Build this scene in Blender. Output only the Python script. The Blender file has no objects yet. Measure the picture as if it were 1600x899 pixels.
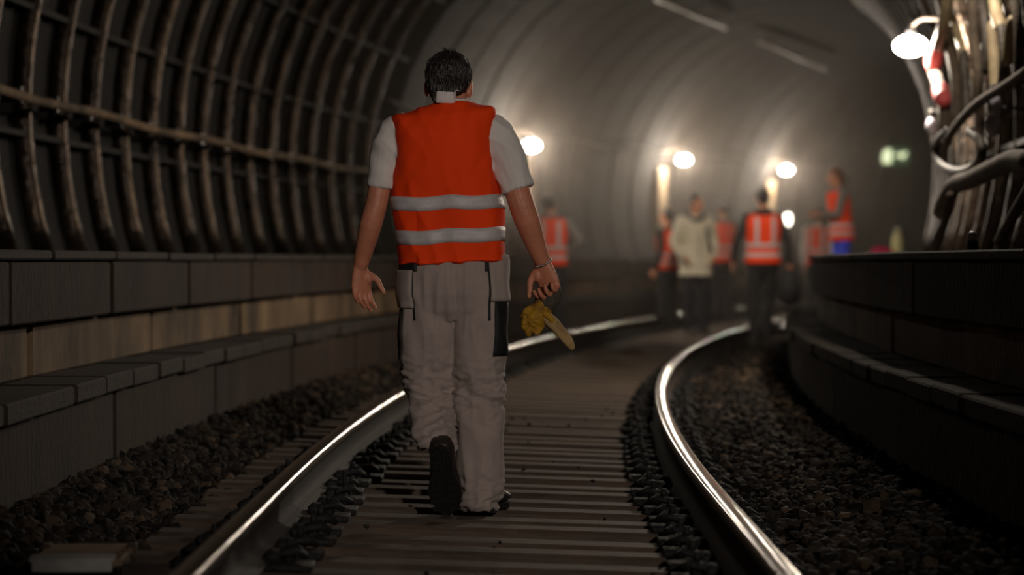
import bpy, bmesh, math, random
import numpy as np
from mathutils import Vector, Matrix, noise, Quaternion
from mathutils.bvhtree import BVHTree

R_ = random.Random(7)
sc = bpy.context.scene
COL = sc.collection
PI = math.pi
F, HZ, CZ = 3300.0, 407.0, 0.96          # focal length in pixels, horizon row, camera height

# ------------------------------------------------------------------ camera, world, lights, exposure
cam_d = bpy.data.cameras.new('camera'); cam = bpy.data.objects.new('camera', cam_d); COL.objects.link(cam)
cam_d.sensor_width = 36; cam_d.lens = 36*F/1600
cam.location = (0, 0, CZ)
cam.rotation_euler = (PI/2 - math.atan((449.5-HZ)/F), 0, 0)
cam_d.clip_start = .05; cam_d.clip_end = 300
cam_d.dof.use_dof = True; cam_d.dof.focus_distance = 8.0; cam_d.dof.aperture_fstop = 1.6
sc.camera = cam
w = bpy.data.worlds.new('world'); sc.world = w; w.use_nodes = True
w.node_tree.nodes['Background'].inputs[0].default_value = (.010, .009, .008, 1)
w.node_tree.nodes['Background'].inputs[1].default_value = .15
vs = sc.view_settings
vs.view_transform = 'Standard'; vs.look = 'None'; vs.gamma = 1; vs.use_curve_mapping = False; vs.exposure = -0.12
sc.cycles.use_denoising = True
sc.cycles.max_bounces = 6; sc.cycles.volume_bounces = 0
sc.cycles.sample_clamp_indirect = 3.0
LAMP_W = 200.0
LAMP_COL = (1.0, .86, .70)
NEAR_W = 100.0
def point_light(name, loc, watts, radius, col=LAMP_COL):
    l = bpy.data.lights.new(name, 'POINT'); l.energy = watts; l.color = col; l.shadow_soft_size = radius
    o = bpy.data.objects.new(name, l); o.location = loc; COL.objects.link(o); return o
def spot_light(name, loc, target, watts, radius, ang, col=LAMP_COL):
    l = bpy.data.lights.new(name, 'SPOT'); l.energy = watts; l.color = col; l.shadow_soft_size = radius; l.spot_size = ang; l.spot_blend = .95
    o = bpy.data.objects.new(name, l); o.location = loc; COL.objects.link(o)
    o.rotation_euler = (Vector(target)-Vector(loc)).to_track_quat('-Z', 'Y').to_euler(); return o

# ------------------------------------------------------------------ track geometry (a bend to the right)
X0, Y0, RAD = -.045, 7.26, 80.5
CC = Vector((X0+RAD, Y0))
CANT = .033
def frame(s, roll=0.0):
    if s <= 0: return Matrix.Translation((X0, Y0+s, 0)) @ Matrix.Rotation(roll, 4, 'Y')
    t = s/RAD
    return Matrix.Translation((CC.x-RAD*math.cos(t), Y0+RAD*math.sin(t), 0)) @ Matrix.Rotation(-t, 4, 'Z') @ Matrix.Rotation(roll, 4, 'Y')
def P(s, o, h): return frame(s) @ Vector((o, 0, h))
def at_wall(px, o, tmin=6.0):
    """where the sight line of picture column px meets the surface at offset o from the track centre: arc length and distance"""
    k = (px-800)/F; prev = None; t = tmin
    def off(t):
        x, y = k*t, t
        return x-X0 if y < Y0 else RAD-math.hypot(x-CC.x, y-CC.y)
    while t < 90:
        d = off(t)-o
        if prev is not None and prev*d <= 0:
            x, y = k*t, t
            s = (y-Y0) if y < Y0 else RAD*math.atan2(y-Y0, CC.x-x)
            return s, t
        prev = d; t += .02
    raise ValueError(px)
def row(py, dist): return CZ+(HZ-py)*dist/F
def S_of(u):          # arc length from distance/focal
    y = u*F
    return y-Y0 if y < Y0 else RAD*math.asin((y-Y0)/RAD)

# ------------------------------------------------------------------ materials
def lin(c):
    return tuple((x/12.92 if x <= .04045 else ((x+.055)/1.055)**2.4) for x in [v/255 for v in c])
MATS = {}
def mat(name, c, rough=.8, metal=0.0, var=.25, scale=6.0, bump=0.0, bscale=None, stretch=(1,1,1), c2=None, spec=.5, sss=0, sheen=0, coord='Object', emit=None, rvar=0.0):
    if name in MATS: return MATS[name]
    m = bpy.data.materials.new(name); m.use_nodes = True; nt = m.node_tree; N = nt.nodes; L = nt.links
    b = N['Principled BSDF']; c = lin(c)
    b.inputs['Roughness'].default_value = rough; b.inputs['Metallic'].default_value = metal
    b.inputs['Specular IOR Level'].default_value = spec
    if sss: b.inputs['Subsurface Weight'].default_value = sss; b.inputs['Subsurface Radius'].default_value = (.02, .008, .004)
    if sheen: b.inputs['Sheen Weight'].default_value = sheen
    tc = N.new('ShaderNodeTexCoord'); mp = N.new('ShaderNodeMapping'); mp.inputs['Scale'].default_value = stretch
    L.new(tc.outputs[coord], mp.inputs[0])
    if coord == 'Object':
        oi = N.new('ShaderNodeObjectInfo'); ad = N.new('ShaderNodeVectorMath'); ad.operation = 'ADD'
        mu = N.new('ShaderNodeMath'); mu.operation = 'MULTIPLY'; mu.inputs[1].default_value = 37.0
        L.new(oi.outputs['Random'], mu.inputs[0]); L.new(mp.outputs[0], ad.inputs[0]); L.new(mu.outputs[0], ad.inputs[1]); vec = ad.outputs[0]
    else: vec = mp.outputs[0]
    n1 = N.new('ShaderNodeTexNoise'); n1.inputs['Scale'].default_value = scale; n1.inputs['Detail'].default_value = 6; n1.inputs['Roughness'].default_value = .65
    L.new(vec, n1.inputs['Vector'])
    cr = N.new('ShaderNodeValToRGB'); cr.color_ramp.elements[0].position = .3; cr.color_ramp.elements[1].position = .72
    d = lin(c2) if False else None
    if c2 is None: lo = tuple(v*(1-var) for v in c); hi = tuple(min(1, v*(1+var)) for v in c)
    else: lo = lin(c2); hi = c
    cr.color_ramp.elements[0].color = (*lo, 1); cr.color_ramp.elements[1].color = (*hi, 1)
    L.new(n1.outputs['Fac'], cr.inputs[0]); L.new(cr.outputs[0], b.inputs['Base Color'])
    if rvar:
        mr = N.new('ShaderNodeMapRange'); mr.inputs['To Min'].default_value = max(.03, rough-rvar); mr.inputs['To Max'].default_value = rough+rvar
        L.new(n1.outputs['Fac'], mr.inputs['Value']); L.new(mr.outputs[0], b.inputs['Roughness'])
    if bump:
        n2 = N.new('ShaderNodeTexNoise'); n2.inputs['Scale'].default_value = bscale or scale*5; n2.inputs['Detail'].default_value = 5
        L.new(vec, n2.inputs['Vector'])
        bp = N.new('ShaderNodeBump'); bp.inputs['Strength'].default_value = bump; bp.inputs['Distance'].default_value = .02
        L.new(n2.outputs['Fac'], bp.inputs['Height']); L.new(bp.outputs[0], b.inputs['Normal'])
    if emit:
        b.inputs['Emission Color'].default_value = (*lin(emit[0]), 1); b.inputs['Emission Strength'].default_value = emit[1]
    MATS[name] = m; return m
M_conc = mat('concrete', (62,46,34), .9, var=.45, scale=3, bump=.4, bscale=40, stretch=(1,1,.4), c2=(32,24,18))
M_conc_dark = mat('sooty concrete', (40,33,27), .9, var=.35, scale=2.5, bump=.4, bscale=35, stretch=(1,1,.4), c2=(22,20,18))
M_conc_lit = mat('lit-tone concrete', (150,124,94), .85, scale=1.1, bump=.3, bscale=30, stretch=(1.6,1.6,.7), c2=(34,28,23))  # lit look of the facing blocks put into a paler, patchy colour
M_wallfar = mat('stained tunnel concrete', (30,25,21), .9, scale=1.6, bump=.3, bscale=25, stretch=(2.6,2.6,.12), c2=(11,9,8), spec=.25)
M_pil = mat('cream render', (140,118,88), .8, scale=2, c2=(84,70,52), stretch=(1,1,.4))
M_iron = mat('painted cast iron', (50,45,40), .38, .35, scale=5, bump=.55, bscale=22, c2=(34,30,27), rvar=.18)
M_iron_back = mat('dark iron pan', (17,15,13), .85, .0, scale=5, bump=.5, bscale=26, c2=(18,16,14))  # even dark tone for the pans between the ribs
M_rib = mat('worn iron flange', (84,71,59), .33, .8, scale=2.6, bump=.6, bscale=14, stretch=(1,1,.9), c2=(13,11,10), rvar=.16)
M_sleeper = mat('weathered sleeper', (90,73,58), .75, scale=9, bump=.5, bscale=40, stretch=(.25,1,1), c2=(58,48,40))
M_fast = mat('greasy black fastening', (26,23,21), .75, .0, scale=20, bump=.5, bscale=60, c2=(14,13,12))
M_rail = mat('rusty rail steel', (44,37,31), .8, .1, scale=12, bump=.25, bscale=80, c2=(44,36,30), coord='Object')
M_railtop = mat('polished running surface', (205,198,188), .15, 1.0, scale=30, var=.12, bump=.03, bscale=90, coord='Object', rvar=.05)
M_railside = mat('worn rail head side', (92,82,71), .42, .7, scale=20, var=.3, coord='Object', rvar=.08)
M_gravelbase = mat('ballast bed dirt', (19,16,14), .95, scale=18, bump=.8, bscale=50, c2=(9,8,7), coord='Object')
M_stones = [mat('ballast stone %s' % n, c, .85, scale=30, var=.35, bump=.3, bscale=80, spec=.2) for n, c in
            (('brown', (56,47,39)), ('grey', (50,45,40)), ('dark', (27,23,20)), ('tan', (84,69,54)))]
M_slab = mat('coping concrete', (62,50,39), .85, scale=6, bump=.4, bscale=40, c2=(34,30,26))
M_cable = mat('dusty black cable', (92,84,76), .6, scale=8, c2=(40,36,33), bump=.2)
M_cable_p = mat('pale cable sheath', (205,186,150), .5, scale=6, c2=(150,132,104))
M_pipe = mat('dusty pipe', (112,97,82), .85, .0, scale=10, bump=.4, c2=(62,54,46))
M_white_p = mat('white housing', (225,222,215), .5)
M_bulb = mat('glowing bulb', (255,246,230), .5, emit=((255,238,214), 45.0))
M_bulb_s = mat('small glowing bulb', (255,246,230), .5, emit=((255,244,226), 7.0))
M_skin = mat('skin', (196,128,98), .5, scale=14, var=.12, sss=.12, bump=.12, bscale=70)
M_skin2 = mat('tanned skin', (205,138,104), .55, scale=14, var=.1, sss=.08)
M_hair = mat('dark hair', (34,27,23), .38, scale=60, var=.4, stretch=(1,1,.15), spec=.7, bump=.5, bscale=200)
M_hair2 = mat('ginger hair', (112,68,38), .5, scale=40, var=.3)
M_vest = mat('orange hi-vis mesh', (245,66,6), .8, scale=5, var=.07, bump=.12, bscale=260, spec=.25)
M_reflex = mat('reflective tape', (190,184,182), .5, .0, scale=30, var=.08, bump=.1, bscale=140)
M_trs = mat('grey work trousers', (156,142,134), .85, scale=8, var=.1, bump=.18, bscale=300, sheen=.1)
M_blackcloth = mat('black fabric', (20,20,22), .7, scale=20, var=.3, bump=.2, bscale=200)
M_tee = mat('pale grey jersey', (214,209,202), .9, scale=6, var=.06, bump=.12, bscale=300)
M_collar = mat('white collar', (215,208,204), .85, scale=30, var=.06)
M_sole = mat('black rubber', (18,16,15), .6, scale=30, var=.3, bump=.3)
M_leather = mat('dark leather', (38,30,25), .5, scale=20, var=.3, bump=.3)
M_yellow = mat('yellow glove leather', (196,148,26), .75, scale=20, c2=(120,84,16), bump=.4, bscale=60)
M_tan = mat('tan glove cuff', (188,158,104), .8, scale=20, c2=(140,112,70), bump=.4, bscale=80)
M_greyglove = mat('grey knit', (76,68,56), .9, scale=30, var=.3, bump=.4)
M_silver = mat('silver', (200,198,195), .25, 1.0, var=.05)
M_lidtop = mat('beige lid', (150,128,102), .7, scale=6, var=.2)
M_coat = mat('cream rain coat', (214,204,180), .7, scale=5, var=.14)
M_coatdark = mat('shaded grey scarf', (60,60,64), .9)  # plain grey cloth colour
M_darkcloth = mat('dark jacket cloth', (20,18,20), .85, var=.3)
M_navy = mat('navy trousers', (22,21,30), .85, var=.2)
M_bluecloth = mat('bright blue cloth', (46,66,210), .8, var=.1)
M_shirt = mat('grey shirt', (120,114,108), .85, var=.1)
M_greyhat = mat('grey plastic helmet', (150,150,150), .4, var=.05)
M_pale = mat('pale plastic sheet', (200,196,208), .35, var=.1)
M_green = mat('green sign face', (60,130,84), .5, emit=((90,150,100), .12))
M_signwhite = mat('lit sign pictogram', (230,240,200), .5, emit=((235,240,190), 1.6))
M_bottle = mat('pale yellow plastic', (232,222,160), .4, var=.05)
M_magenta = mat('magenta cloth', (196,30,84), .8, var=.1)
M_pinktape = mat('pink marking tape', (214,90,92), .6, var=.1)

# ------------------------------------------------------------------ mesh helpers
def tag(o, label=None, cat=None, group=None, kind=None):
    if label: o['label'] = label
    if cat: o['category'] = cat
    if group: o['group'] = group
    if kind: o['kind'] = kind
    return o
def empty(name, loc=(0,0,0), rz=0.0, mtx=None):
    o = bpy.data.objects.new(name, None); COL.objects.link(o); o.empty_display_size = .1
    if mtx is not None: o.matrix_world = mtx
    else: o.location = loc; o.rotation_euler = (0, 0, rz)
    return o
def link_mesh(name, me, m, parent=None, mtx=None, smooth=True):
    if m is not None and not me.materials:
        for q in (m if isinstance(m, (list, tuple)) else [m]): me.materials.append(q)
    o = bpy.data.objects.new(name, me); COL.objects.link(o)
    if mtx is not None: o.matrix_world = mtx
    if parent is not None: o.parent = parent
    return o
def arr_mesh(name, V, Fc, smooth=True, mi=None):
    me = bpy.data.meshes.new(name); me.from_pydata([tuple(v) for v in V], [], Fc)
    if smooth: me.polygons.foreach_set('use_smooth', [True]*len(me.polygons))
    if mi is not None: me.polygons.foreach_set('material_index', mi)
    me.update(); return me
class MB:
    def __init__(s): s.V = []; s.F = []
    def ring_loft(s, rings, cap=True):
        """rings: list of lists of points, all of one length"""
        n = len(rings[0]); b = len(s.V)
        for r in rings: s.V.extend([Vector(p) for p in r])
        for i in range(len(rings)-1):
            for k in range(n):
                a = b+i*n+k; c = b+i*n+(k+1) % n
                s.F.append((a, c, c+n, a+n))
        if cap:
            s.F.append(tuple(b+k for k in range(n))[::-1]); e = b+(len(rings)-1)*n
            s.F.append(tuple(e+k for k in range(n)))
        return s
    def chain(s, pts, rad, n=12, flat=None, caps=True):
        """tapered limb along pts; rad a list of radii (or (ru, rv) pairs); flat = direction of ru"""
        pts = [Vector(p) for p in pts]; rings = []
        rr = [(r, r) if not isinstance(r, (tuple, list)) else r for r in rad]
        ref = Vector(flat) if flat is not None else None
        m = len(pts); T = []
        for i in range(m):
            t = (pts[min(i+1, m-1)]-pts[max(i-1, 0)]).normalized(); T.append(t)
        u = None
        for i in range(m):
            t = T[i]
            if ref is not None: u = (ref-t*ref.dot(t))
            elif u is None: u = t.orthogonal()
            else: u = u-t*u.dot(t)
            u = u.normalized(); v = t.cross(u)
            def ring(c, f):
                return [c+u*(math.cos(2*PI*k/n)*rr[i][0]*f)+v*(math.sin(2*PI*k/n)*rr[i][1]*f) for k in range(n)]
            a = min(rr[i])
            if i == 0 and caps: rings += [ring(pts[0]-t*a*.95, .25), ring(pts[0]-t*a*.7, .7)]
            rings.append(ring(pts[i], 1))
            if i == m-1 and caps: rings += [ring(pts[i]+t*a*.7, .7), ring(pts[i]+t*a*.95, .25)]
        return s.ring_loft(rings)
    def smooth_chain(s, pts, rad, n=12, sub=4, flat=None, caps=True):
        pts = [Vector(p) for p in pts]; rr = [(r, r) if not isinstance(r, (tuple, list)) else r for r in rad]
        P2, R2 = [], []
        m = len(pts)
        for i in range(m-1):
            p0, p1, p2, p3 = pts[max(i-1, 0)], pts[i], pts[i+1], pts[min(i+2, m-1)]
            for k in range(sub):
                t = k/sub
                P2.append(.5*((2*p1)+(p2-p0)*t+(2*p0-5*p1+4*p2-p3)*t*t+(3*p1-p0-3*p2+p3)*t**3))
                R2.append((rr[i][0]*(1-t)+rr[i+1][0]*t, rr[i][1]*(1-t)+rr[i+1][1]*t))
        P2.append(pts[-1]); R2.append(rr[-1])
        return s.chain(P2, R2, n, flat, caps)
    def ell(s, c, r, rot=None, n=14, m=9):
        c = Vector(c); rings = []
        for i in range(m):
            th = PI*(i+.35)/(m-.3); q = []
            for k in range(n):
                p = Vector((math.sin(th)*math.cos(2*PI*k/n)*r[0], math.sin(th)*math.sin(2*PI*k/n)*r[1], -math.cos(th)*r[2]))
                if rot is not None: p = rot @ p
                q.append(c+p)
            rings.append(q)
        return s.ring_loft(rings)
    def box(s, c, d, rot=None, bev=0.0):
        b = len(s.V); c = Vector(c); h = [x/2 for x in d]
        if not bev:
            for x in (-1, 1):
                for y in (-1, 1):
                    for z in (-1, 1):
                        p = Vector((x*h[0], y*h[1], z*h[2]))
                        s.V.append(c+(rot @ p if rot is not None else p))
            for f in ((0,1,3,2), (4,6,7,5), (0,4,5,1), (2,3,7,6), (0,2,6,4), (1,5,7,3)): s.F.append(tuple(b+i for i in f))
            return s
        bv = bev; rings = []
        for z, i in ((-h[2], bv), (-h[2]+bv, 0), (h[2]-bv, 0), (h[2], bv)):
            x, y = h[0]-i, h[1]-i; k = bv
            q = [(x-k,-y,z), (x,-y+k,z), (x,y-k,z), (x-k,y,z), (-x+k,y,z), (-x,y-k,z), (-x,-y+k,z), (-x+k,-y,z)]
            rings.append([c+(rot @ Vector(p) if rot is not None else Vector(p)) for p in q])
        return s.ring_loft(rings)
    def cyl(s, a, b_, r, n=12, r2=None):
        a, b_ = Vector(a), Vector(b_); t = (b_-a).normalized(); u = t.orthogonal().normalized(); v = t.cross(u); r2 = r if r2 is None else r2
        return s.ring_loft([[a+u*math.cos(2*PI*k/n)*r+v*math.sin(2*PI*k/n)*r for k in range(n)],
                            [b_+u*math.cos(2*PI*k/n)*r2+v*math.sin(2*PI*k/n)*r2 for k in range(n)]])
    def mesh(s, name, smooth=True): return arr_mesh(name, s.V, s.F, smooth)
    def build(s, name, m, parent=None, mtx=None, smooth=True): return link_mesh(name, s.mesh(name, smooth), m, parent, mtx)
    def bvh(s): return BVHTree.FromPolygons([tuple(v) for v in s.V], s.F)
def remesh(mb, name, voxel, disp=None, smooth_it=0):
    """merge overlapping lofts into one continuous skin"""
    me = mb.mesh(name+'_src'); o = bpy.data.objects.new('tmp', me); COL.objects.link(o)
    md = o.modifiers.new('r', 'REMESH'); md.mode = 'VOXEL'; md.voxel_size = voxel; md.use_smooth_shade = True
    if smooth_it:
        sm = o.modifiers.new('s', 'SMOOTH'); sm.iterations = smooth_it; sm.factor = .5
    dg = bpy.context.evaluated_depsgraph_get(); dg.update()
    out = bpy.data.meshes.new_from_object(o.evaluated_get(dg), depsgraph=dg); out.name = name
    bpy.data.objects.remove(o); bpy.data.meshes.remove(me)
    if disp:
        nv = [(v.co.copy(), v.normal.copy()) for v in out.vertices]
        co = []
        for c, n_ in nv: co.extend(c+n_*disp(c))
        out.vertices.foreach_set('co', co)
    out.polygons.foreach_set('use_smooth', [True]*len(out.polygons)); out.update()
    return out
def me_bvh(me): return BVHTree.FromPolygons([v.co.copy() for v in me.vertices], [tuple(p.vertices) for p in me.polygons])
def patch(bvh, fn, nu, nv, off, th, closed=False):
    """cloth piece laid on a surface: fn(u, v) -> (origin, direction); rays find the surface"""
    mb = MB(); g = []; last = None
    for j in range(nv+1):
        rw = []
        for i in range(nu+(0 if closed else 1)):
            o, d = fn(i/nu, j/nv); o, d = Vector(o), Vector(d).normalized()
            hit = bvh.ray_cast(o, d, 5)
            p = hit[0]-d*off if hit[0] is not None else (last if last is not None else o+d*.2)
            last = p; rw.append((p, d))
        g.append(rw)
    n = len(g[0]); b = 0
    for lay in (0, 1):
        for rw in g:
            for p, d in rw: mb.V.append(p-d*(0 if lay == 0 else -th))
    N = (nv+1)*n
    for j in range(nv):
        for i in range(n if closed else n-1):
            a = j*n+i; c = j*n+(i+1) % n
            mb.F.append((a, c, c+n, a+n)); mb.F.append((N+a, N+a+n, N+c+n, N+c))
    for i in range(n if closed else n-1):
        a = i; c = (i+1) % n; mb.F.append((a, N+a, N+c, c)); a += nv*n; c += nv*n; mb.F.append((a, c, N+c, N+a))
    if not closed:
        for j in range(nv):
            a = j*n; mb.F.append((a, a+n, N+a+n, N+a)); a += n-1; mb.F.append((a, N+a, N+a+n, a+n))
    return mb
def around(cx, cy, z0, z1, a0=0, a1=2*PI, R=.6):
    """rays from outside towards the axis (cx, cy); angle 0 = +x, -pi/2 = towards the camera"""
    def fn(u, v):
        a = a0+(a1-a0)*u; z = z0+(z1-z0)*v
        z = z if not callable(cx) else z
        x_, y_ = (cx, cy)
        return (x_+math.cos(a)*R, y_+math.sin(a)*R, z), (-math.cos(a), -math.sin(a), 0)
    return fn
def sweep(prof, s0, s1, ds, roll=0.0, mb=None, close=True):
    """profile (offset, height) swept along the track"""
    mb = mb or MB(); n = max(1, round((s1-s0)/ds)); rings = []
    for i in range(n+1):
        fr = frame(s0+(s1-s0)*i/n, roll)
        rings.append([fr @ Vector((x, 0, z)) for x, z in prof])
    return mb.ring_loft(rings) if close else mb

# ================================================================== THE SETTING
S_A, S_B = -9.6, 62.0         # tunnel from behind the camera to beyond the bend
S_RIB = 15.8                  # iron lining up to here, concrete beyond
CH, CR = 1.9, 3.07            # lining circle: centre height, radius
LEDGE_H, LEDGE_O = 1.0, 1.93
KERB_O, KERB_H = 1.68, .476
# ground: bed of ballast dirt
bed = MB()
prof = [(-1.8, -.03), (-1.15, -.15), (1.15, -.15), (1.8, -.03), (1.8, -.3), (-1.8, -.3)]
floor = link_mesh('floor', sweep(prof, S_A, S_B, .7).mesh('floor', False), M_gravelbase); tag(floor, kind='structure')

# stones
def stone_mesh(i):
    r = random.Random(100+i); bm = bmesh.new(); bmesh.ops.create_icosphere(bm, subdivisions=1, radius=.5)
    sx, sy, sz = r.uniform(.75, 1.3), r.uniform(.6, 1.0), r.uniform(.45, .8)
    for v in bm.verts:
        k = r.uniform(.72, 1.15); v.co = Vector((v.co.x*sx*k, v.co.y*sy*k, v.co.z*sz*k))
    bmesh.ops.dissolve_degenerate(bm, dist=.01, edges=bm.edges)
    me = bpy.data.meshes.new('stone'); bm.to_mesh(me); bm.free(); return me
STM = [stone_mesh(i) for i in range(16)]
for i, me in enumerate(STM): me.materials.append(M_stones[(0, 1, 2, 0, 3, 2, 1, 2, 0, 2, 1, 2, 0, 2, 2, 1)[i]])
def stone_spots():
    out = []
    def fill(o0, o1, s0, s1, dens, size, zf):
        n = int((o1-o0)*(s1-s0)*dens)
        for _ in range(n):
            o = R_.uniform(o0, o1); s = R_.uniform(s0, s1); out.append((s, o, zf(o)+R_.uniform(-.012, .016), R_.uniform(*size)))
    left = lambda o: .0+.10*max(0, (-1.28-o)/.42)
    right = lambda o: .0+.07*max(0, (o-1.1)/.5)
    for s0, s1, dens, size in ((-1.3, 4, 640, (.032, .085)), (4, 10, 480, (.036, .085)), (10, 26, 240, (.05, .095)), (26, 36, 130, (.06, .1))):
        fill(-1.7, -1.12, s0, s1, dens, size, left); fill(1.05, 1.7, s0, s1, dens, size, right)
        fill(-1.12, -.84, s0, s1, dens*.55, size, lambda o: -.02); fill(.84, 1.05, s0, s1, dens*.6, size, lambda o: -.012 if s0 < 0 else .0)
        fill(-.6, .6, s0, s1, dens*.2, size, lambda o: -.135)
    for _ in range(34):
        out.append((R_.uniform(-1.2, 7), R_.uniform(-.6, .6), .012, R_.uniform(.015, .03)))
    return out
spots = stone_spots()
def vis_size(t):
    p = P(t[0], t[1], t[2]); x = 800+p.x/p.y*F; y = HZ+(CZ-p.z)/p.y*F
    return t[3]/p.y if (-10 < x < 1610 and 380 < y < 905) else 0
spots.sort(key=vis_size, reverse=True)
big = [t for t in spots if abs(t[1]) > .62 or t[2] > 0]
near_ids = set(id(t) for t in big[:299])
def rot_rand(): return Matrix.Rotation(R_.uniform(0, 6.28), 4, 'Z') @ Matrix.Rotation(R_.uniform(-.5, .5), 4, 'X') @ Matrix.Rotation(R_.uniform(-.5, .5), 4, 'Y')
for t in big[:299]:
    o = bpy.data.objects.new('stone', STM[R_.randrange(16)]); COL.objects.link(o); o.parent = floor
    o.matrix_world = frame(t[0]) @ Matrix.Translation((t[1], 0, t[2])) @ rot_rand() @ Matrix.Scale(t[3], 4)
SV = [np.array([v.co[:] for v in m.vertices]) for m in STM]; SF = [[tuple(p.vertices) for p in m.polygons] for m in STM]
VV, FF, MI = [], [], []; base = 0
for t in spots:
    if id(t) in near_ids: continue
    k = R_.randrange(16); mt = np.array(frame(t[0]) @ Matrix.Translation((t[1], 0, t[2])) @ rot_rand() @ Matrix.Scale(t[3], 4))
    v = SV[k] @ mt[:3, :3].T+mt[:3, 3]; VV.append(v); FF.extend([tuple(i+base for i in f) for f in SF[k]]); MI.extend([(0, 1, 2, 0, 3, 2, 1, 2, 0, 2, 1, 2, 0, 2, 2, 1)[k]]*len(SF[k])); base += len(v)
me = bpy.data.meshes.new('gravel'); me.from_pydata(np.concatenate(VV), [], FF)
for q in M_stones: me.materials.append(q)
me.polygons.foreach_set('material_index', MI); me.update()
tag(link_mesh('gravel', me, None, floor), kind='stuff')

# walkway ledges on both sides: core, facing blocks, coping slabs
def ledge(side, name):
    sg = -1 if side == 'left' else 1
    def pr(pts): 
        q = [(sg*x, z) for x, z in pts]
        return q if sg > 0 else q[::-1]
    core = sweep(pr([(KERB_O+.05, -.28), (KERB_O+.05, .38), (LEDGE_O+.08, .38), (LEDGE_O+.08, .92), (3.15, .92), (3.15, -.28)]), S_A, S_B, .7)
    root = link_mesh(name, core.mesh(name, False), M_conc_dark); tag(root, kind='structure')
    def block(x0, x1, z0, z1, L, bev=.008):
        mb = MB(); mb.box((sg*(x0+x1)/2, 0, (z0+z1)/2), (x1-x0, L, z1-z0), bev=bev); return mb.mesh('block', False)
    def rowof(nm, me_list, L, s0, s1, gap, m, jit=.004, roll=0):
        for me in me_list: me.materials.append(m)
        n = int((s1-s0)/L)
        for i in range(n):
            o = bpy.data.objects.new(nm, me_list[i % len(me_list)]); COL.objects.link(o); o.parent = root
            o.matrix_world = frame(s0+(i+.5)*L) @ Matrix.Translation((R_.uniform(-jit, jit), 0, R_.uniform(-jit, jit)*.6)) @ Matrix.Rotation(R_.uniform(-jit, jit)*.6, 4, 'Z')
    rowof('coping_slab', [block(KERB_O-.03, LEDGE_O+.06, KERB_H-.075, KERB_H, .548+d) for d in (0, -.006)], .56, -3.0, 42, .012, M_slab, .01)
    rowof('kerb_panel', [block(KERB_O, KERB_O+.1, -.2, KERB_H-.078, 2.39)], 2.4, -3.0, 42, .01, M_conc, .002)
    rowof('facing_block', [block(LEDGE_O, LEDGE_O+.12, KERB_H+.004, KERB_H+.225, 2.38)], 2.4, 1.35-7.2, 43, .01, M_conc_lit, .004)
    rowof('facing_panel', [block(LEDGE_O-.07, LEDGE_O+.12, KERB_H+.235, LEDGE_H-.045, 1.79)], 1.8, -4.65, 42, .01, M_conc, .003)
    rowof('top_slab', [block(LEDGE_O-.09, 3.02, LEDGE_H-.04, LEDGE_H, 1.19)], 1.2, -4.65, 42, .01, M_slab, .004)
    # joint strips between the facing blocks
    return root
trimL = ledge('left', 'trim_1'); trimR = ledge('right', 'trim_2')

# lining: iron rings near, concrete beyond
def arc_pts(a0, a1, n, r=CR):
    return [(r*math.cos(a0+(a1-a0)*i/n), CH+r*math.sin(a0+(a1-a0)*i/n)) for i in range(n+1)]
A_L0, A_L1, A_R0, A_R1 = PI+.31, PI*.70, -.31, PI*.30
PITCH = .72
def shell(name, a0, a1, s0, s1, m, n=20):
    inn = arc_pts(a0, a1, n, CR+.13); out = arc_pts(a0, a1, n, CR+.45)
    return tag(link_mesh(name, sweep(inn+out[::-1], s0, s1, .72).mesh(name, True), m), kind='structure')
wallL = shell('wall_left', A_L0, A_L1, S_A, S_B, M_conc_dark)
wallR = shell('wall_right', A_R0, A_R1, S_A, S_B, M_conc_dark)
ceil = shell('ceiling', A_R1, A_L1, S_A, S_B, M_conc_dark)
def rib_mesh(a0, a1, n, depth=.17, wd=.085, flare=.0):
    mb = MB(); rings = []
    for i in range(n+1):
        a = a0+(a1-a0)*i/n; d = Vector((math.cos(a), 0, math.sin(a))); c = Vector((0, 0, CH)); q = []
        r0 = CR+.14; r1 = CR-depth+.13
        # rounded nose section
        for (yy, rr) in ((-wd/2, r0), (-wd/2, r1+.03), (-wd*.34, r1+.008), (0, r1), (wd*.34, r1+.008), (wd/2, r1+.03), (wd/2, r0)):
            q.append(c+d*rr+Vector((0, yy, 0)))
        rings.append(q)
    return mb.ring_loft(rings).mesh('rib')
def pan_mesh(a0, a1, n=3):
    """iron pan between two ribs: recessed field with a raised rim at its ends"""
    mb = MB(); L = PITCH-.09
    rings = []
    for i in range(n+1):
        a = a0+(a1-a0)*i/n; d = Vector((math.cos(a), 0, math.sin(a))); c = Vector((0, 0, CH))
        q = [c+d*(CR+.14)+Vector((0, -L/2, 0)), c+d*(CR+.07)+Vector((0, -L/2, 0)), c+d*(CR+.105)+Vector((0, -L/2+.07, 0)), c+d*(CR+.105)+Vector((0, L/2-.07, 0)), c+d*(CR+.07)+Vector((0, L/2, 0)), c+d*(CR+.14)+Vector((0, L/2, 0))]
        rings.append(q)
    mb.ring_loft(rings)
    a = a1; d = Vector((math.cos(a), 0, math.sin(a)))     # longitudinal flange at the pan's upper end
    rot = Matrix(((d.x, 0, -d.z), (0, 1, 0), (d.z, 0, d.x))).transposed().inverted() if False else Matrix.Rotation(-a, 3, 'Y')
    mb.box(Vector((0, 0, CH))+d*(CR+.055), (.15, L, .035), rot=rot)
    return mb.mesh('iron_panel', False)
NP = 4
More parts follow.
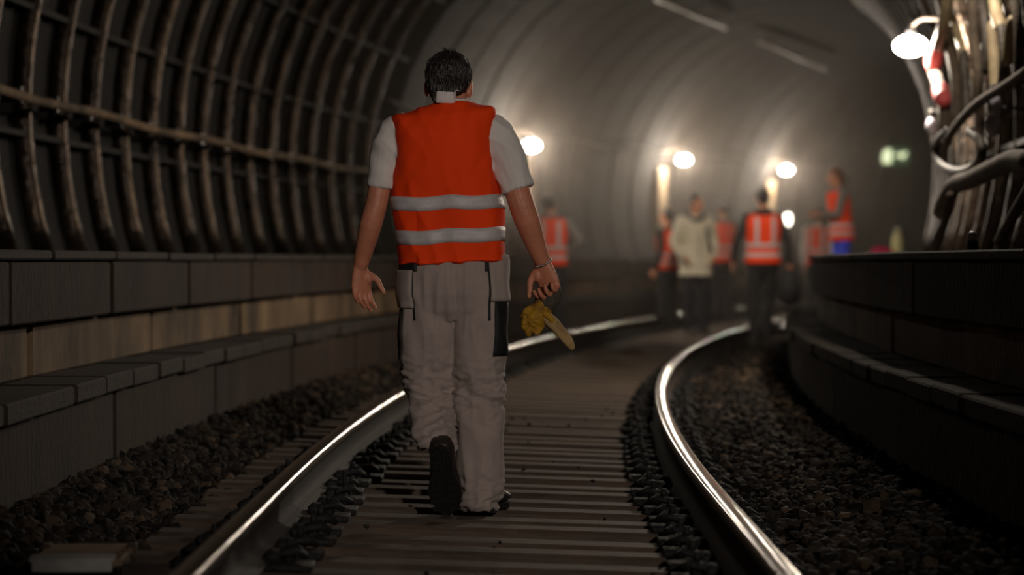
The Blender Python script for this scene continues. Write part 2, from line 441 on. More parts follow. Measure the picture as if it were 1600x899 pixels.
def iron(root, a0, a1, npan, s0, s1):
    rm = rib_mesh(a0, a1, 14); rm.materials.append(M_rib)
    pans = []
    for k in range(npan):
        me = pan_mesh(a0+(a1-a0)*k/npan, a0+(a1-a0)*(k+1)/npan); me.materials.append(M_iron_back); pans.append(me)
    n = int((s1-s0)/PITCH)
    for i in range(n+1):
        s = s0+i*PITCH
        o = bpy.data.objects.new('rib', rm); COL.objects.link(o); o.parent = root; o.matrix_world = frame(s) @ Matrix.Translation((R_.uniform(-.012, .012), 0, 0))
        for k in range(npan):
            o = bpy.data.objects.new('iron_panel', pans[k]); COL.objects.link(o); o.parent = root; o.matrix_world = frame(s+PITCH/2)
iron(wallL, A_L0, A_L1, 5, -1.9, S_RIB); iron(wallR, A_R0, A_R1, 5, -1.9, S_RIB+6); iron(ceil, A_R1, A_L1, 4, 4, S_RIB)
# concrete panels beyond
def cpanel(a0, a1, L, n=8):
    mb = MB(); rings = []
    for i in range(n+1):
        a = a0+(a1-a0)*i/n; d = Vector((math.cos(a), 0, math.sin(a))); c = Vector((0, 0, CH))
        rings.append([c+d*(CR+.12)+Vector((0, -L/2, 0)), c+d*(CR-.02)+Vector((0, -L/2, 0)), c+d*(CR-.04)+Vector((0, -L/2+.03, 0)), c+d*(CR-.04)+Vector((0, L/2-.03, 0)), c+d*(CR-.02)+Vector((0, L/2, 0)), c+d*(CR+.12)+Vector((0, L/2, 0))])
    return mb.ring_loft(rings).mesh('concrete_panel', False)
for root, a0, a1 in ((wallL, A_L0, A_L1), (ceil, A_R1, A_L1), (wallR, A_R0, A_R1)):
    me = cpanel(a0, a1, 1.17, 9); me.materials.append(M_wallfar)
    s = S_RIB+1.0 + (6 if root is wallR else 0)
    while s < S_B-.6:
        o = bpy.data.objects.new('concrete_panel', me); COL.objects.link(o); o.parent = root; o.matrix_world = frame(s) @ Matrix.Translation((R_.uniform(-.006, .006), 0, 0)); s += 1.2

# thin haze of the works in the tunnel air
hz = MB(); hz.box((14, 39.5, 2.4), (36, 41, 5.2))
mh = bpy.data.materials.new('dusty air'); mh.use_nodes = True; nt = mh.node_tree; nt.nodes.clear()
ou = nt.nodes.new('ShaderNodeOutputMaterial'); vsn = nt.nodes.new('ShaderNodeVolumeScatter')
vsn.inputs['Density'].default_value = .0068; vsn.inputs['Anisotropy'].default_value = .88; vsn.inputs['Color'].default_value = (1, .88, .77, 1)
nt.links.new(vsn.outputs[0], ou.inputs['Volume'])
hzo = hz.build('haze', mh, smooth=False); tag(hzo, 'thin dusty haze filling the tunnel air', 'haze', kind='stuff')

# ================================================================== TRACK
def rail_profile(ox, z0):
    """vignole rail, counter-clockwise from foot"""
    h = .159
    half = [(.0, 0), (.065, 0), (.0675, .006), (.03, .022), (.012, .034), (.008, .06), (.008, .105), (.017, .117), (.034, .121), (.0355, .128), (.0355, .147), (.032, .1545), (.022, .158), (0, .159)]
    pts = [(x, z) for x, z in half]+[(-x, z) for x, z in half[-2:0:-1]]
    return [(ox+x, z0+z) for x, z in pts]
RAIL_Z = .024
for ox, lab in ((-.7535, 'long curved steel rail on the left, behind the walking man, top gleaming'), (.7535, 'long curved steel rail on the right, its polished top sweeping past the far workers')):
    pr = rail_profile(ox, RAIL_Z); n = len(pr)
    segs = round((45+8)/.35); mb = sweep(pr, -8, 45, .35, roll=CANT)
    me = mb.mesh('rail'); 
    for q in (M_rail, M_railtop, M_railside): me.materials.append(q)
    mi = []
    for f in me.polygons:
        ks = set(v % n for v in f.vertices)
        if len(f.vertices) > 4: mi.append(0); continue
        zs = [pr[k][1]-RAIL_Z for k in ks]
        mi.append(1 if min(zs) > .146 else (2 if min(zs) > .12 else 0))
    me.polygons.foreach_set('material_index', mi)
    me.polygons.foreach_set('use_smooth', [True]*len(me.polygons))
    tag(link_mesh('rail', me, None), lab, 'rail', 'running rails of the track')

# sleepers: narrow beams set in close pairs, four fastenings each
slm = MB(); slm.box((0, 0, -.06), (2.36, .14, .12), bev=.012)
sl_me = slm.mesh('railway_sleeper', False); sl_me.materials.append(M_sleeper)
def fastener(sgn, inner):
    mb = MB(); ox = .7535*sgn; d = (-sgn if inner else sgn)
    mb.box((ox+d*.125, 0, .012), (.17, .13, .024), bev=.004)
    mb.box((ox+d*.088, 0, .042), (.05, .105, .038), bev=.01)
    mb.chain([(ox+d*.1, -.03, .05), (ox+d*.16, -.035, .062), (ox+d*.185, 0, .045), (ox+d*.16, .035, .062), (ox+d*.1, .03, .05)], [.012]*5, 8)
    return mb.mesh('rail_fastener')
def bolt(sgn, inner):
    mb = MB(); ox = .7535*sgn; d = (-sgn if inner else sgn); x = ox+d*.135
    mb.cyl((x, 0, .02), (x, 0, .066), .022, 6); mb.cyl((x, 0, .066), (x, 0, .098), .011, 8)
    return mb.mesh('bolt')
fas = []
for sgn in (-1, 1):
    for inner in (True, False):
        a, b = fastener(sgn, inner), bolt(sgn, inner); a.materials.append(M_fast); b.materials.append(M_fast); fas.append((a, b))
s = -.87; k = 0
ORD = 'first second third fourth fifth sixth seventh eighth ninth tenth'.split()
while s < 32:
    t = bpy.data.objects.new('railway_sleeper', sl_me); COL.objects.link(t); t.matrix_world = frame(s, CANT) @ Matrix.Translation((R_.uniform(-.02, .02), R_.uniform(-.006, .006), R_.uniform(-.004, .002)))
    tag(t, ('weathered brown sleeper, %s one up from the picture’s bottom edge' % ORD[k]) if k < 8 else 'weathered brown sleeper lying crosswise in the track beyond the walking man’s boots', 'sleeper', 'sleepers of the track')
    for a, b in fas:
        c = bpy.data.objects.new('rail_fastener', a); COL.objects.link(c); c.parent = t
        if s < 14:
            e = bpy.data.objects.new('bolt', b); COL.objects.link(e); e.parent = c
    s += .255 if k % 2 == 0 else .345; k += 1

# ================================================================== LAMPS
def wall_lamp(px, py, o, label, watts, r=.1, light=True, inner=.55):
    s, d = at_wall(px, o, 15); h = row(py, d)
    fr = frame(s); sg = -1 if o < 0 else 1
    t = empty('work_lamp', mtx=fr @ Matrix.Translation((o, 0, h))); tag(t, label, 'lamp', 'bright work lamps along the tunnel')
    mb = MB(); mb.chain([(0, 0, 0), (0, 0, .02)], [(r*1.35, r), (r*1.3, r*.95)], 16); b = MB(); b.ell((0, 0, 0), (r*1.25, r*1.25, r*.8), n=16, m=9)
    b.build('bulb', M_bulb, t)
    c = MB(); c.cyl((0, 0, r*.8), (0, 0, r*1.25), r*.5, 12, r*.32); c.build('lamp_cap', M_blackcloth, t)
    k = MB(); k.smooth_chain([(0, 0, r*1.2), (sg*.1, 0, r*1.2+.08), (sg*(3.0-abs(o)), 0, r*1.2+.04)], [.013, .013, .013], 8); k.build('bracket', M_cable, t)
    if light:
        p = fr @ Vector((o-sg*.06, -(r*1.25+.09), h-.03)); point_light('lamp_light', p, watts, .07)
    return s, h
LS = []
LS.append(wall_lamp(830, 228, -2.62, 'blazing lamp beside the walking man’s right shoulder', LAMP_W))
LS.append(wall_lamp(1068, 250, -2.62, 'blazing lamp above the cream-coated person', LAMP_W))
LS.append(wall_lamp(1228, 266, -2.62, 'blazing lamp above the dark-jacketed worker with white-striped vest', LAMP_W))
LS.append(wall_lamp(1422, 72, 2.55, 'blazing lamp high up against the cable-hung wall on the right', LAMP_W*1.5))
s_, d_ = at_wall(1232, -2.7, 15)
t = empty('hand_lamp', mtx=frame(s_) @ Matrix.Translation((-2.72, 0, row(343, d_)))); tag(t, 'small dimmer lamp low on the wall, beside the striped vest', 'lamp')
b = MB(); b.ell((0, 0, 0), (.075, .075, .13)); b.build('bulb', M_bulb_s, t)
b = MB(); b.cyl((0, 0, .12), (0, 0, .2), .05, 12, .03); b.box((-.12, 0, .16), (.2, .03, .03)); b.build('lamp_cap', M_blackcloth, t)
# lamp of the same row above the picture's upper edge
def high_lamp(s, o, h, label, watts):
    fr = frame(s); t = empty('work_lamp', mtx=fr @ Matrix.Translation((o, 0, h))); tag(t, label, 'lamp', 'bright work lamps along the tunnel')
    b = MB(); b.ell((0, 0, 0), (.12, .12, .08)); b.build('bulb', M_bulb, t)
    c = MB(); c.cyl((0, 0, .07), (0, 0, .12), .05, 12, .03); c.smooth_chain([(0, 0, .11), (.1, 0, .2), (.3, 0, .22)], [.013]*3, 8); c.build('bracket', M_cable, t)
    point_light('lamp_light', fr @ Vector((o-.2, 0, h-.08)), watts, .08)
high_lamp(5.2, 2.45, 3.45, 'lamp of the right-hand row hanging above the picture edge', NEAR_W)
spot_light('group_fill', P(13.0, .9, 4.3), P(19.5, .2, 1.1), 1000, .1, math.radians(46))  # unseen spot added above the frame to brighten the far people
# unseen spot added behind the camera to light the walking man's back
spot_light('rear_fill', (2.2, -2.5, 3.2), (-.22, 8, .98), 1250, .1, math.radians(25), (1.0, .88, .80))

# ================================================================== PEOPLE
Z3 = Vector((0, 0, 1))
def hand(mb, wrist, d, palm_n, side, curl=.5, L=.185, thumb_out=1.0, spread=1.0):
    """palm and five separate bent fingers. d = towards fingertips, palm_n = out of the palm, side = towards the thumb"""
    d, palm_n, side = Vector(d).normalized(), Vector(palm_n).normalized(), Vector(side).normalized(); w_ = Vector(wrist); k = L/.185
    mb.chain([w_-d*.01, w_+d*.03*k, w_+d*.065*k, w_+d*.092*k], [(.026*k, .019*k), (.036*k, .017*k), (.041*k, .015*k), (.039*k, .012*k)], 14, flat=side)
    mb.ell(w_+d*.038*k+side*.026*k+palm_n*.008*k, (.017*k, .017*k, .026*k))
    for i, (lat, ln) in enumerate(((.029, .078), (.0098, .088), (-.0098, .082), (-.029, .064))):
        p = w_+d*(.088-.004*abs(i-1))*k+side*lat*k*spread; q = [p-d*.02*k, p]; a = 0; c = p
        for seg, f in enumerate((.46, .31, .23)):
            a += curl*(.62, .95, .7)[seg]*(1+.12*i)
            dd = (d*math.cos(a)+palm_n*math.sin(a)+side*(.06*(1.5-i))*spread*(.3 if curl > .8 else 1)).normalized(); c = c+dd*ln*f*k; q.append(c)
        mb.smooth_chain(q, [.0088*k, .0092*k, .0085*k, .0078*k, .0064*k], 8, 3)
    p = w_+d*.025*k+side*.03*k+palm_n*.006*k
    t1 = (d*.62+side*.72*thumb_out+palm_n*.35).normalized(); t2 = (d*.86+side*.28*thumb_out+palm_n*.35).normalized()
    mb.smooth_chain([p, p+t1*.036*k, p+t1*.036*k+t2*.03*k, p+t1*.036*k+t2*.054*k], [.0125*k, .0115*k, .0095*k, .0075*k], 8, 3)
def head(mb, c, yaw=0.0, pitch=0.0, k=1.0):
    """cranium, jaw, nose, brow, lips, ears; faces +y"""
    rot = Matrix.Rotation(-yaw, 3, 'Z') @ Matrix.Rotation(-pitch, 3, 'X')
    def E(p, r, rr=None): mb.ell(Vector(c)+rot @ (Vector(p)*k), [x*k for x in r], rot=(rot if rr is None else rot @ rr))
    E((0, -.012, .022), (.074, .093, .088)); E((0, .022, -.045), (.056, .064, .068)); E((0, .028, -.01), (.064, .062, .06))
    E((0, .052, -.09), (.027, .026, .02)); E((0, .094, -.025), (.0125, .02, .026)); E((0, .09, -.034), (.018, .014, .011))
    E((0, .074, .02), (.052, .018, .012)); E((0, .078, -.062), (.024, .013, .005)); E((0, .077, -.071), (.021, .013, .006))
    for s in (-1, 1):
        E((s*.075, -.008, -.01), (.008, .019, .031), Matrix.Rotation(s*.25, 3, 'Z')); E((s*.03, .07, -.02), (.018, .018, .014))
    return rot
def eyes(root, c, rot, k=1.0):
    for s in (-1, 1):
        mb = MB(); mb.ell(Vector(c)+rot @ (Vector((s*.031, .081, .002))*k), (.0115*k, .0095*k, .0075*k)); mb.build('eye', M_white_p, root)
TOR = [(.84, .12, .09), (.93, .16, .11), (1.03, .148, .10), (1.15, .146, .103), (1.28, .165, .112), (1.38, .175, .108), (1.44, .165, .09), (1.475, .11, .07), (1.50, .065, .06)]
def ring_el(cx, cy, z, rx, ry, n=28, pw=2.3, tilt=0.0):
    q = []
    for k in range(n):
        a = 2*PI*k/n; c, s = math.cos(a), math.sin(a)
        x = cx+rx*math.copysign(abs(c)**(2/pw), c); y = cy+ry*math.copysign(abs(s)**(2/pw), s); q.append(Vector((x, y, z+(x-cx)*tilt)))
    return q
def fold_noise(amp, sx=6, sz=18, seed=0, fine=.3):
    def f(c):
        a = noise.noise(Vector((c.x*sx+seed, c.y*sx, c.z*sz+c.x*5)))
        b = noise.noise(Vector((c.x*sx*2.4+seed+9, c.y*sx*2.4, c.z*sz*1.8-c.x*9)))
        return amp*((1-abs(a)*2.2)*.7-.35+b*fine)
    return f
def person(label, loc, rz, H=1.78, kind='back', pose=None, top=M_darkcloth, legs=M_navy, shoes=M_sole, hair=M_hair, hat=None, vest=None, vest_style='H', coat=False, skin=M_skin2, head_yaw=0.0, head_pitch=0.0, long_hair=False, lean=0.0, extra=None, vox=.0085, under=None, base_z=0.0, width=1.0, hood=False, vz=.9):
    k = H/1.78; pose = pose or {}
    J = dict(sh_l=(-.185, 0, 1.43), sh_r=(.185, 0, 1.43), el_l=(-.235, -.03, 1.15), el_r=(.235, -.03, 1.15), wr_l=(-.235, .06, .9), wr_r=(.235, .06, .9),
             hip_l=(-.09, 0, .92), hip_r=(.09, 0, .92), kn_l=(-.1, .02, .5), kn_r=(.1, .02, .5), an_l=(-.11, -.01, .09), an_r=(.11, -.01, .09), hd=(0, .015, 1.665))
    J.update(pose)
    def LN(p):       # forward lean of everything above the hips
        p = Vector(p)
        if p.z > .92 and lean: 
            q = Matrix.Rotation(-lean, 3, 'X') @ Vector((p.x, p.y, p.z-.92)); p = Vector((q.x, q.y, q.z+.92))
        return p*k
    J = {a: LN(b) for a, b in J.items()}
    r = empty('person', (loc[0], loc[1], loc[2]), rz); tag(r, label, 'person')
    def torso(mb, add=0.0, z0=.84, z1=1.5, flare=0.0, wmul=1.0):
        rings = []
        zs = [z0]+[q[0] for q in TOR if z0+.02 < q[0] < z1-.01]+[z1]
        for z in zs:
            rx = np.interp(z, [q[0] for q in TOR], [q[1] for q in TOR]); ry = np.interp(z, [q[0] for q in TOR], [q[2] for q in TOR])
            if add > .03 and z < .98: rx, ry = max(rx, .158), max(ry, .118)
            fl = flare*max(0, (1.1-z)/.3)
            rings.append([LN(p) for p in ring_el(0, 0, z, (rx+add+fl)*width*wmul, ry+add+fl, 24)])
        mb.ring_loft(rings)
    # body: one continuous skin
    B = MB(); torso(B, -.012)
    B.chain([LN((0, -.01, 1.44)), J['hd']+Vector((0, -.012, -.06))*k], [.058*k, .054*k], 14)
    rot = head(B, J['hd'], head_yaw, head_pitch, k)
    for sd in ('l', 'r'):
        a, b, c = J['sh_'+sd], J['el_'+sd], J['wr_'+sd]
        B.smooth_chain([a*.92+Vector((0, 0, a.z*.08)), a, (a+b)/2, b, b*.6+c*.4, c], [.05*k, .052*k, .045*k, .038*k, .038*k, .026*k], 12, 3)
        d = (c-b).normalized(); inw = Vector((1 if sd == 'l' else -1, 0, 0))
        hand(B, c, d, inw, Vector((0, 1, 0))-d*d.y, .45, .185*k)
        h_, kn, an = J['hip_'+sd], J['kn_'+sd], J['an_'+sd]
        B.smooth_chain([h_, (h_+kn)/2, kn, kn*.65+an*.35, an], [.08*k, .072*k, .052*k, .054*k, .036*k], 12, 3)
        B.chain([an+Vector((0, -.035, -.045))*k, an+Vector((0, .08, -.055))*k, an+Vector((0, .16, -.065))*k], [.032*k, .034*k, .022*k], 10)
    link_mesh('body', remesh(B, 'body', vox*k), skin, r)
    eyes(r, J['hd'], rot, k)
    # trousers
    T = MB()
    T.ring_loft([[LN(p) for p in ring_el(0, 0, z, rx*width, ry, 24)] for z, rx, ry in ((.80, .12, .09), (.86, .168, .118), (.95, .172, .12), (1.04, .155, .108))])
    for sd in ('l', 'r'):
        h_, kn, an = J['hip_'+sd], J['kn_'+sd], J['an_'+sd]
        T.smooth_chain([h_+Vector((0, 0, -.02)), (h_+kn)/2, kn, (kn+an)/2, an+Vector((0, 0, .0))], [.094*k, .088*k, .072*k, .072*k, .07*k], 14, 4, caps=True)
    link_mesh('trousers', remesh(T, 'trousers', .012*k, fold_noise(.007, 7, 14, R_.random()*50)), legs, r)
    for sd in ('l', 'r'):
        an = J['an_'+sd]; S = MB()
        S.smooth_chain([an+Vector((0, -.05, -.04))*k, an+Vector((0, .03, -.035))*k, an+Vector((0, .12, -.052))*k, an+Vector((0, .19, -.06))*k], [(.04*k, .045*k), (.043*k, .05*k), (.046*k, .034*k), (.036*k, .024*k)], 12, 3, flat=(1, 0, 0))
        S.box(an+Vector((0, .065, -.082))*k, (.09*k, .28*k, .016*k), bev=.004)
        S.build('shoe', shoes, r)
    # top garment with sleeves
    U = MB(); torso(U, .012 if not coat else .03, .86 if not coat else .74, 1.49, .0 if not coat else .05)
    for sd in ('l', 'r'):
        a, b, c = J['sh_'+sd], J['el_'+sd], J['wr_'+sd]; x = .012 if coat else 0
        U.smooth_chain([a*.9+Vector((0, 0, a.z*.1)), a, (a+b)/2, b, (b+c)/2, c-(c-b).normalized()*.015], [.058*k+x, .066*k+x, .06*k+x, .053*k+x, .05*k+x, .042*k+x], 14, 3)
    link_mesh('coat' if coat else 'jacket', remesh(U, 'jacket', .011*k, fold_noise(.008, 6, 12, R_.random()*50)), top, r)
    U2 = MB(); U2.chain([LN((0, -.005, 1.455)), LN((0, .0, 1.52))], [(.072*k, .068*k), (.066*k, .062*k)], 16, caps=False); U2.build('collar', top, r)
    if vest:
        Vb = MB(); torso(Vb, .034, vz, 1.475, .012, 1.0)
        vm = remesh(Vb, 'vest', .011*k, fold_noise(.006, 6, 10, R_.random()*50)); link_mesh('vest', vm, vest, r); bv = me_bvh(vm)
        c0 = LN((0, 0, 1.1)); c1 = LN((0, 0, 1.0))
        bands = [(vz+.18, vz+.23), (vz+.07, vz+.12)]
        for z0, z1 in bands:
            q = LN((0, 0, (z0+z1)/2))
            patch(bv, around(q.x, q.y, q.z-(z1-z0)/2*k, q.z+(z1-z0)/2*k), 40, 2, .004, .002, closed=True).build('reflective_stripe', M_reflex, r)
        for xx in (-.1, .1):
            for back in (-1, 1):
                q0, q1 = LN((0, 0, 1.13)), LN((0, 0, 1.44))
                def fn(u, v, xx=xx, back=back):
                    y = (q0.y+(q1.y-q0.y)*v)
                    return (xx*k+(u-.5)*.05*k, y+back*.7, q0.z+(q1.z-q0.z)*v), (0, -back, 0)
                if vest_style == 'H': patch(bv, fn, 3, 12, .004, .002).build('shoulder_stripe', M_reflex, r)
    # hair or hat
    def rp(p): return J['hd']+rot @ (Vector(p)*k)
    if hat:
        h = MB(); h.ring_loft([[rp((x, y, z)) for x, y, z in [tuple(p) for p in ring_el(0, 0, zz, rx, ry, 20, 2)]] for zz, rx, ry in ((.035, .108, .13), (.043, .11, .135), (.045, .093, .112), (.08, .09, .108), (.11, .072, .088), (.13, .04, .05), (.135, .01, .012))])
        h.build('helmet', hat, r)
        h = MB(); h.ell(rp((0, -.02, .0)), (.079*k, .088*k, .07*k), rot=rot); h.build('hair', hair, r)
    else:
        h = MB(); h.ell(rp((0, -.024, .032)), (.083*k, .094*k, .092*k), rot=rot, n=18, m=11); h.ell(rp((0, -.05, -.02)), (.07*k, .055*k, .06*k), rot=rot)
        if long_hair: h.smooth_chain([rp((0, -.07, .02)), rp((0, -.095, -.06)), rp((0, -.09, -.14))], [.06*k, .05*k, .03*k], 12)
        link_mesh('hair', remesh(h, 'hair', .008, lambda c: .006*noise.noise(Vector((c.x*60, c.y*60, c.z*25)))), hair, r)
    if hood:
        h = MB(); h.ell(LN((0, -.075, 1.5)), (.12*k, .07*k, .05*k)); h.build('hood', top, r)
    if extra: extra(r, J, k, rp)
    return r
def wpz0(px, py, d): return ((px-800)/F*d, d, row(py, d))
def spot(px, py, gz=0.0):
    """point on the ground (height gz) seen at picture position px, py"""
    d = (CZ-gz)*F/(py-HZ); return ((px-800)/F*d, d, gz)

def coat_extra(r, J, k, rp):
    s = MB(); s.smooth_chain([Vector((-.1, -.03, 1.5))*k, Vector((-.05, .09, 1.47))*k, Vector((.06, .1, 1.45))*k, Vector((.1, -.03, 1.5))*k], [.035*k]*4, 10, 4); s.build('scarf', M_coatdark, r)
    s = MB(); s.smooth_chain([Vector((-.13, .075, 1.44))*k, Vector((-.1, .16, 1.25))*k, Vector((-.17, .165, 1.05))*k], [(.018*k, .008*k)]*3, 8, 4, flat=(1, 0, 0)); s.build('strap', M_blackcloth, r)
    s = MB(); s.box(Vector((.0, .155, 1.05))*k, (.012, .012, .5*k)); s.build('zip_placket', M_shirt, r)
# cream-coated person facing the camera, between the rails
person('person in a long cream coat facing the camera, hands in pockets, between the rails', spot(1087, 522), PI+.25, 1.82,
       pose=dict(el_l=(-.27, -.06, 1.17), wr_l=(-.2, .09, .98), el_r=(.27, -.06, 1.17), wr_r=(.2, .09, .98), an_l=(-.1, 0, .09), an_r=(.08, .03, .09)),
       top=M_coat, coat=True, legs=M_navy, head_yaw=-.5, extra=coat_extra, width=1.02)
# black-jacketed worker with the braces vest, back to the camera
def bag_extra(r, J, k, rp): pass
person('worker seen from behind in dark jacket and orange vest with white H-shaped tape', spot(1192, 531), .1, 1.83,
       pose=dict(el_l=(-.31, -.02, 1.16), wr_l=(-.34, .08, .93), el_r=(.29, -.03, 1.15), wr_r=(.33, .02, .9), an_r=(.06, .12, .09), kn_r=(.09, .08, .5)),
       top=M_darkcloth, vest=M_vest, hood=True, legs=M_darkcloth, width=1.08)
t = spot(1222, 531)
t = empty('bag', wpz0(1234, 470, 25.2)); tag(t, 'dark bag hanging at the right side of the worker with H-shaped tape', 'bag')
b = MB(); b.smooth_chain([(0, 0, .02), (0, 0, .12), (0, 0, .25), (0, 0, .34)], [(.13, .07), (.15, .09), (.13, .08), (.09, .04)], 16, 4, flat=(1, 0, 0)); b.build('pouch', M_blackcloth, t)
b = MB(); b.smooth_chain([(-.07, 0, .34), (-.09, 0, .45), (-.03, 0, .54), (.04, 0, .45), (.06, 0, .34)], [.012]*5, 8); b.build('handle', M_blackcloth, t)
# third worker with grey helmet
person('worker with grey helmet and orange vest half hidden between cream coat and dark jacket', spot(1130, 505), .5, 1.86,
       top=M_shirt, vest=M_vest, hat=M_greyhat, legs=M_darkcloth, vest_style='plain', pose=dict(wr_l=(-.25, .05, .88)))
# small worker at left of the cream coat
person('short dark-haired worker in orange vest standing left of the cream coat', spot(1043, 518), .9, 1.66,
       top=M_darkcloth, vest=M_vest, legs=M_darkcloth, vest_style='plain')
# worker behind the walking man, hands on hips
person('worker with hands on hips in orange vest, seen past the walking man’s forearm', spot(862, 530), -.12, 1.78,
       pose=dict(el_l=(-.34, -.1, 1.2), wr_l=(-.2, .02, 1.02), el_r=(.34, -.1, 1.2), wr_r=(.2, .02, 1.02), hd=(-.02, .05, 1.65)), top=M_shirt, vest=M_vest, legs=M_navy)
person('figure in grey shirt and dark trousers almost hidden behind the walking man', spot(812, 527), .3, 1.72, top=M_shirt, legs=M_navy)
# two people on the right kerb
s7, d7 = at_wall(1313, KERB_O+.06, 24)
p7 = P(s7, KERB_O+.08, KERB_H)
person('ginger-haired person side-on in orange vest and bright blue trousers by the right ledge', (p7.x, p7.y, KERB_H), PI*.5+.25, 1.66,
       pose=dict(el_l=(-.2, .12, 1.16), wr_l=(-.14, .33, 1.2), el_r=(.2, .1, 1.16), wr_r=(.12, .32, 1.18)), top=M_shirt, vest=M_vest, legs=M_bluecloth, hair=M_hair2, lean=.13, vz=.79, vest_style='plain', long_hair=True)
person('dark-haired person in white shirt and orange vest left of the ginger-haired one', spot(1278, 503), -.4, 1.78,
       top=M_tee, vest=M_vest, legs=M_navy, lean=.05)

# ------------------------------------------------------------------ the walking man
DM = 8.03
def W(px, py, dy=0.0):
    d = DM+dy; return Vector(((px-800)*d/F, d, CZ+(HZ-py)*d/F))
man = empty('person', (W(712, 800).x, DM, .0)); tag(man, 'walking man seen from behind in orange vest, pale tee and grey work trousers', 'person')
ML = man.location.copy()
def Lc(px, py, dy=0.0): return W(px, py, dy)-ML
def hring(y, xl, xr, ry, dy=0.0, pw=2.4, n=40, yr=None):
    """horizontal section whose outline spans picture columns xl..xr at row y (yr: row at the right edge)"""
    a, b = Lc(xl, y, dy), Lc(xr, y if yr is None else yr, dy); c = (a+b)/2
    return ring_el(c.x, dy, c.z, (b.x-a.x)/2, ry, n, pw, tilt=(b.z-a.z)/(b.x-a.x))
# body
B = MB()
B.ring_loft([hring(*q) for q in ((470, 650, 770, .09), (420, 636, 780, .11), (360, 632, 780, .11), (300, 630, 772, .115), (240, 628, 765, .115), (205, 622, 768, .1), (185, 640, 760, .085), (172, 672, 742, .07))])
B.chain([Lc(708, 178, .0), Lc(707, 150, .01), Lc(704, 130, .02)], [.064, .06, .058], 16)
hc = Lc(702, 127, .025)
mrot = head(B, hc, yaw=-.18, k=1.0)
B.ell(Lc(734.5, 139, .015), (.011, .02, .036), rot=Matrix.Rotation(.1, 3, 'Y')); B.ell(Lc(667, 138, .02), (.010, .018, .034))
B.smooth_chain([Lc(640, 205, .0), Lc(612, 215, 0), Lc(598, 270, -.01), Lc(588, 320, -.02), Lc(579, 352, -.01), Lc(569, 392, .03), Lc(563, 416, .05)], [.044, .046, .043, .042, .043, .035, .0265], 14, 3)
B.smooth_chain([Lc(750, 205, 0), Lc(778, 215, 0), Lc(797, 262, -.01), Lc(812, 310, -.02), Lc(824, 345, -.01), Lc(839, 388, .03), Lc(848, 410, .05)], [.046, .05, .05, .05, .049, .037, .029], 14, 3)
hand(B, Lc(563, 418, .05), (.05, .1, -1), (.45, -.85, 0), (.85, .5, 0), .42, .195, 1.1)
# right hand, closed round the gloves
hand(B, Lc(848, 411, .05), (.3, .06, -1), (-.5, -.85, .0), (-.85, .5, -.1), 1.15, .215, .6)
B.smooth_chain([Lc(668, 450), Lc(668, 530, .02), Lc(670, 600, .035), Lc(678, 650, -.03), Lc(684, 700, -.15)], [.08, .072, .05, .042, .032], 12, 3)
B.smooth_chain([Lc(745, 450), Lc(748, 540), Lc(749, 620), Lc(750, 700), Lc(751, 775)], [.085, .08, .056, .056, .038], 12, 3)
bodyme = remesh(B, 'body', .0042, smooth_it=1)
link_mesh('body', bodyme, M_skin, man)
eyes(man, hc, mrot)
# hair: cap plus strands
Hh = MB()
Hh.ring_loft([hring(y, a, b, ry, dy, 2.1, 24) for y, a, b, ry, dy in ((159, 677, 697, .016, -.052), (153, 673, 716, .036, -.034), (145, 669.5, 727, .06, -.016), (134, 667.5, 732, .078, .0), (121, 666, 736, .096, .01), (108, 667, 735.5, .1, .015), (97, 671, 731, .096, .018), (88, 679, 723, .078, .02), (83, 689, 713, .05, .02), (81, 697, 706, .02, .02))])
hm = remesh(Hh, 'hair', .004, lambda c: .0045*noise.noise(Vector((c.x*130+c.z*14, c.y*90, c.z*16)))+.004*noise.noise(Vector((c.x*45, c.y*45, c.z*20+7))))
hairo = link_mesh('hair', hm, M_hair, man)
hb = me_bvh(hm); St = MB(); rr = random.Random(5); hcc = Lc(702, 118, .02)
for i in range(420):
    a = rr.uniform(-PI, .25*PI) if i % 3 else rr.uniform(-.6*PI, .1*PI); e = rr.uniform(-.1, 1.45)
    pts = []; drift = rr.uniform(-.25, .25)
    for j in range(5):
        ee = e-j*.15; aa = a+drift*j*.15
        d = Vector((math.cos(aa)*math.cos(ee), math.sin(aa)*math.cos(ee), math.sin(ee)))
        h = hb.ray_cast(hcc+d*.4, -d)
        if h[0] is None: break
        pts.append(h[0]+d*rr.uniform(.0, .0035)+(d*.004 if j == 4 else Vector()))
    if len(pts) == 5 and pts[-1].z > Lc(0, 152).z: St.chain(pts, [.0016, .002, .0018, .0013, .0006], 4, caps=False)
for i in range(14):     # cowlick
    b0 = Lc(700+rr.uniform(-10, 14), 83, .0+rr.uniform(-.03, .03)); St.chain([b0, b0+Vector((rr.uniform(-.008, .008), -.004, .012)), b0+Vector((rr.uniform(-.02, .01), -.01, .02))], [.0022, .0018, .0006], 4, caps=False)
St.build('hair_strands', M_hair, hairo)
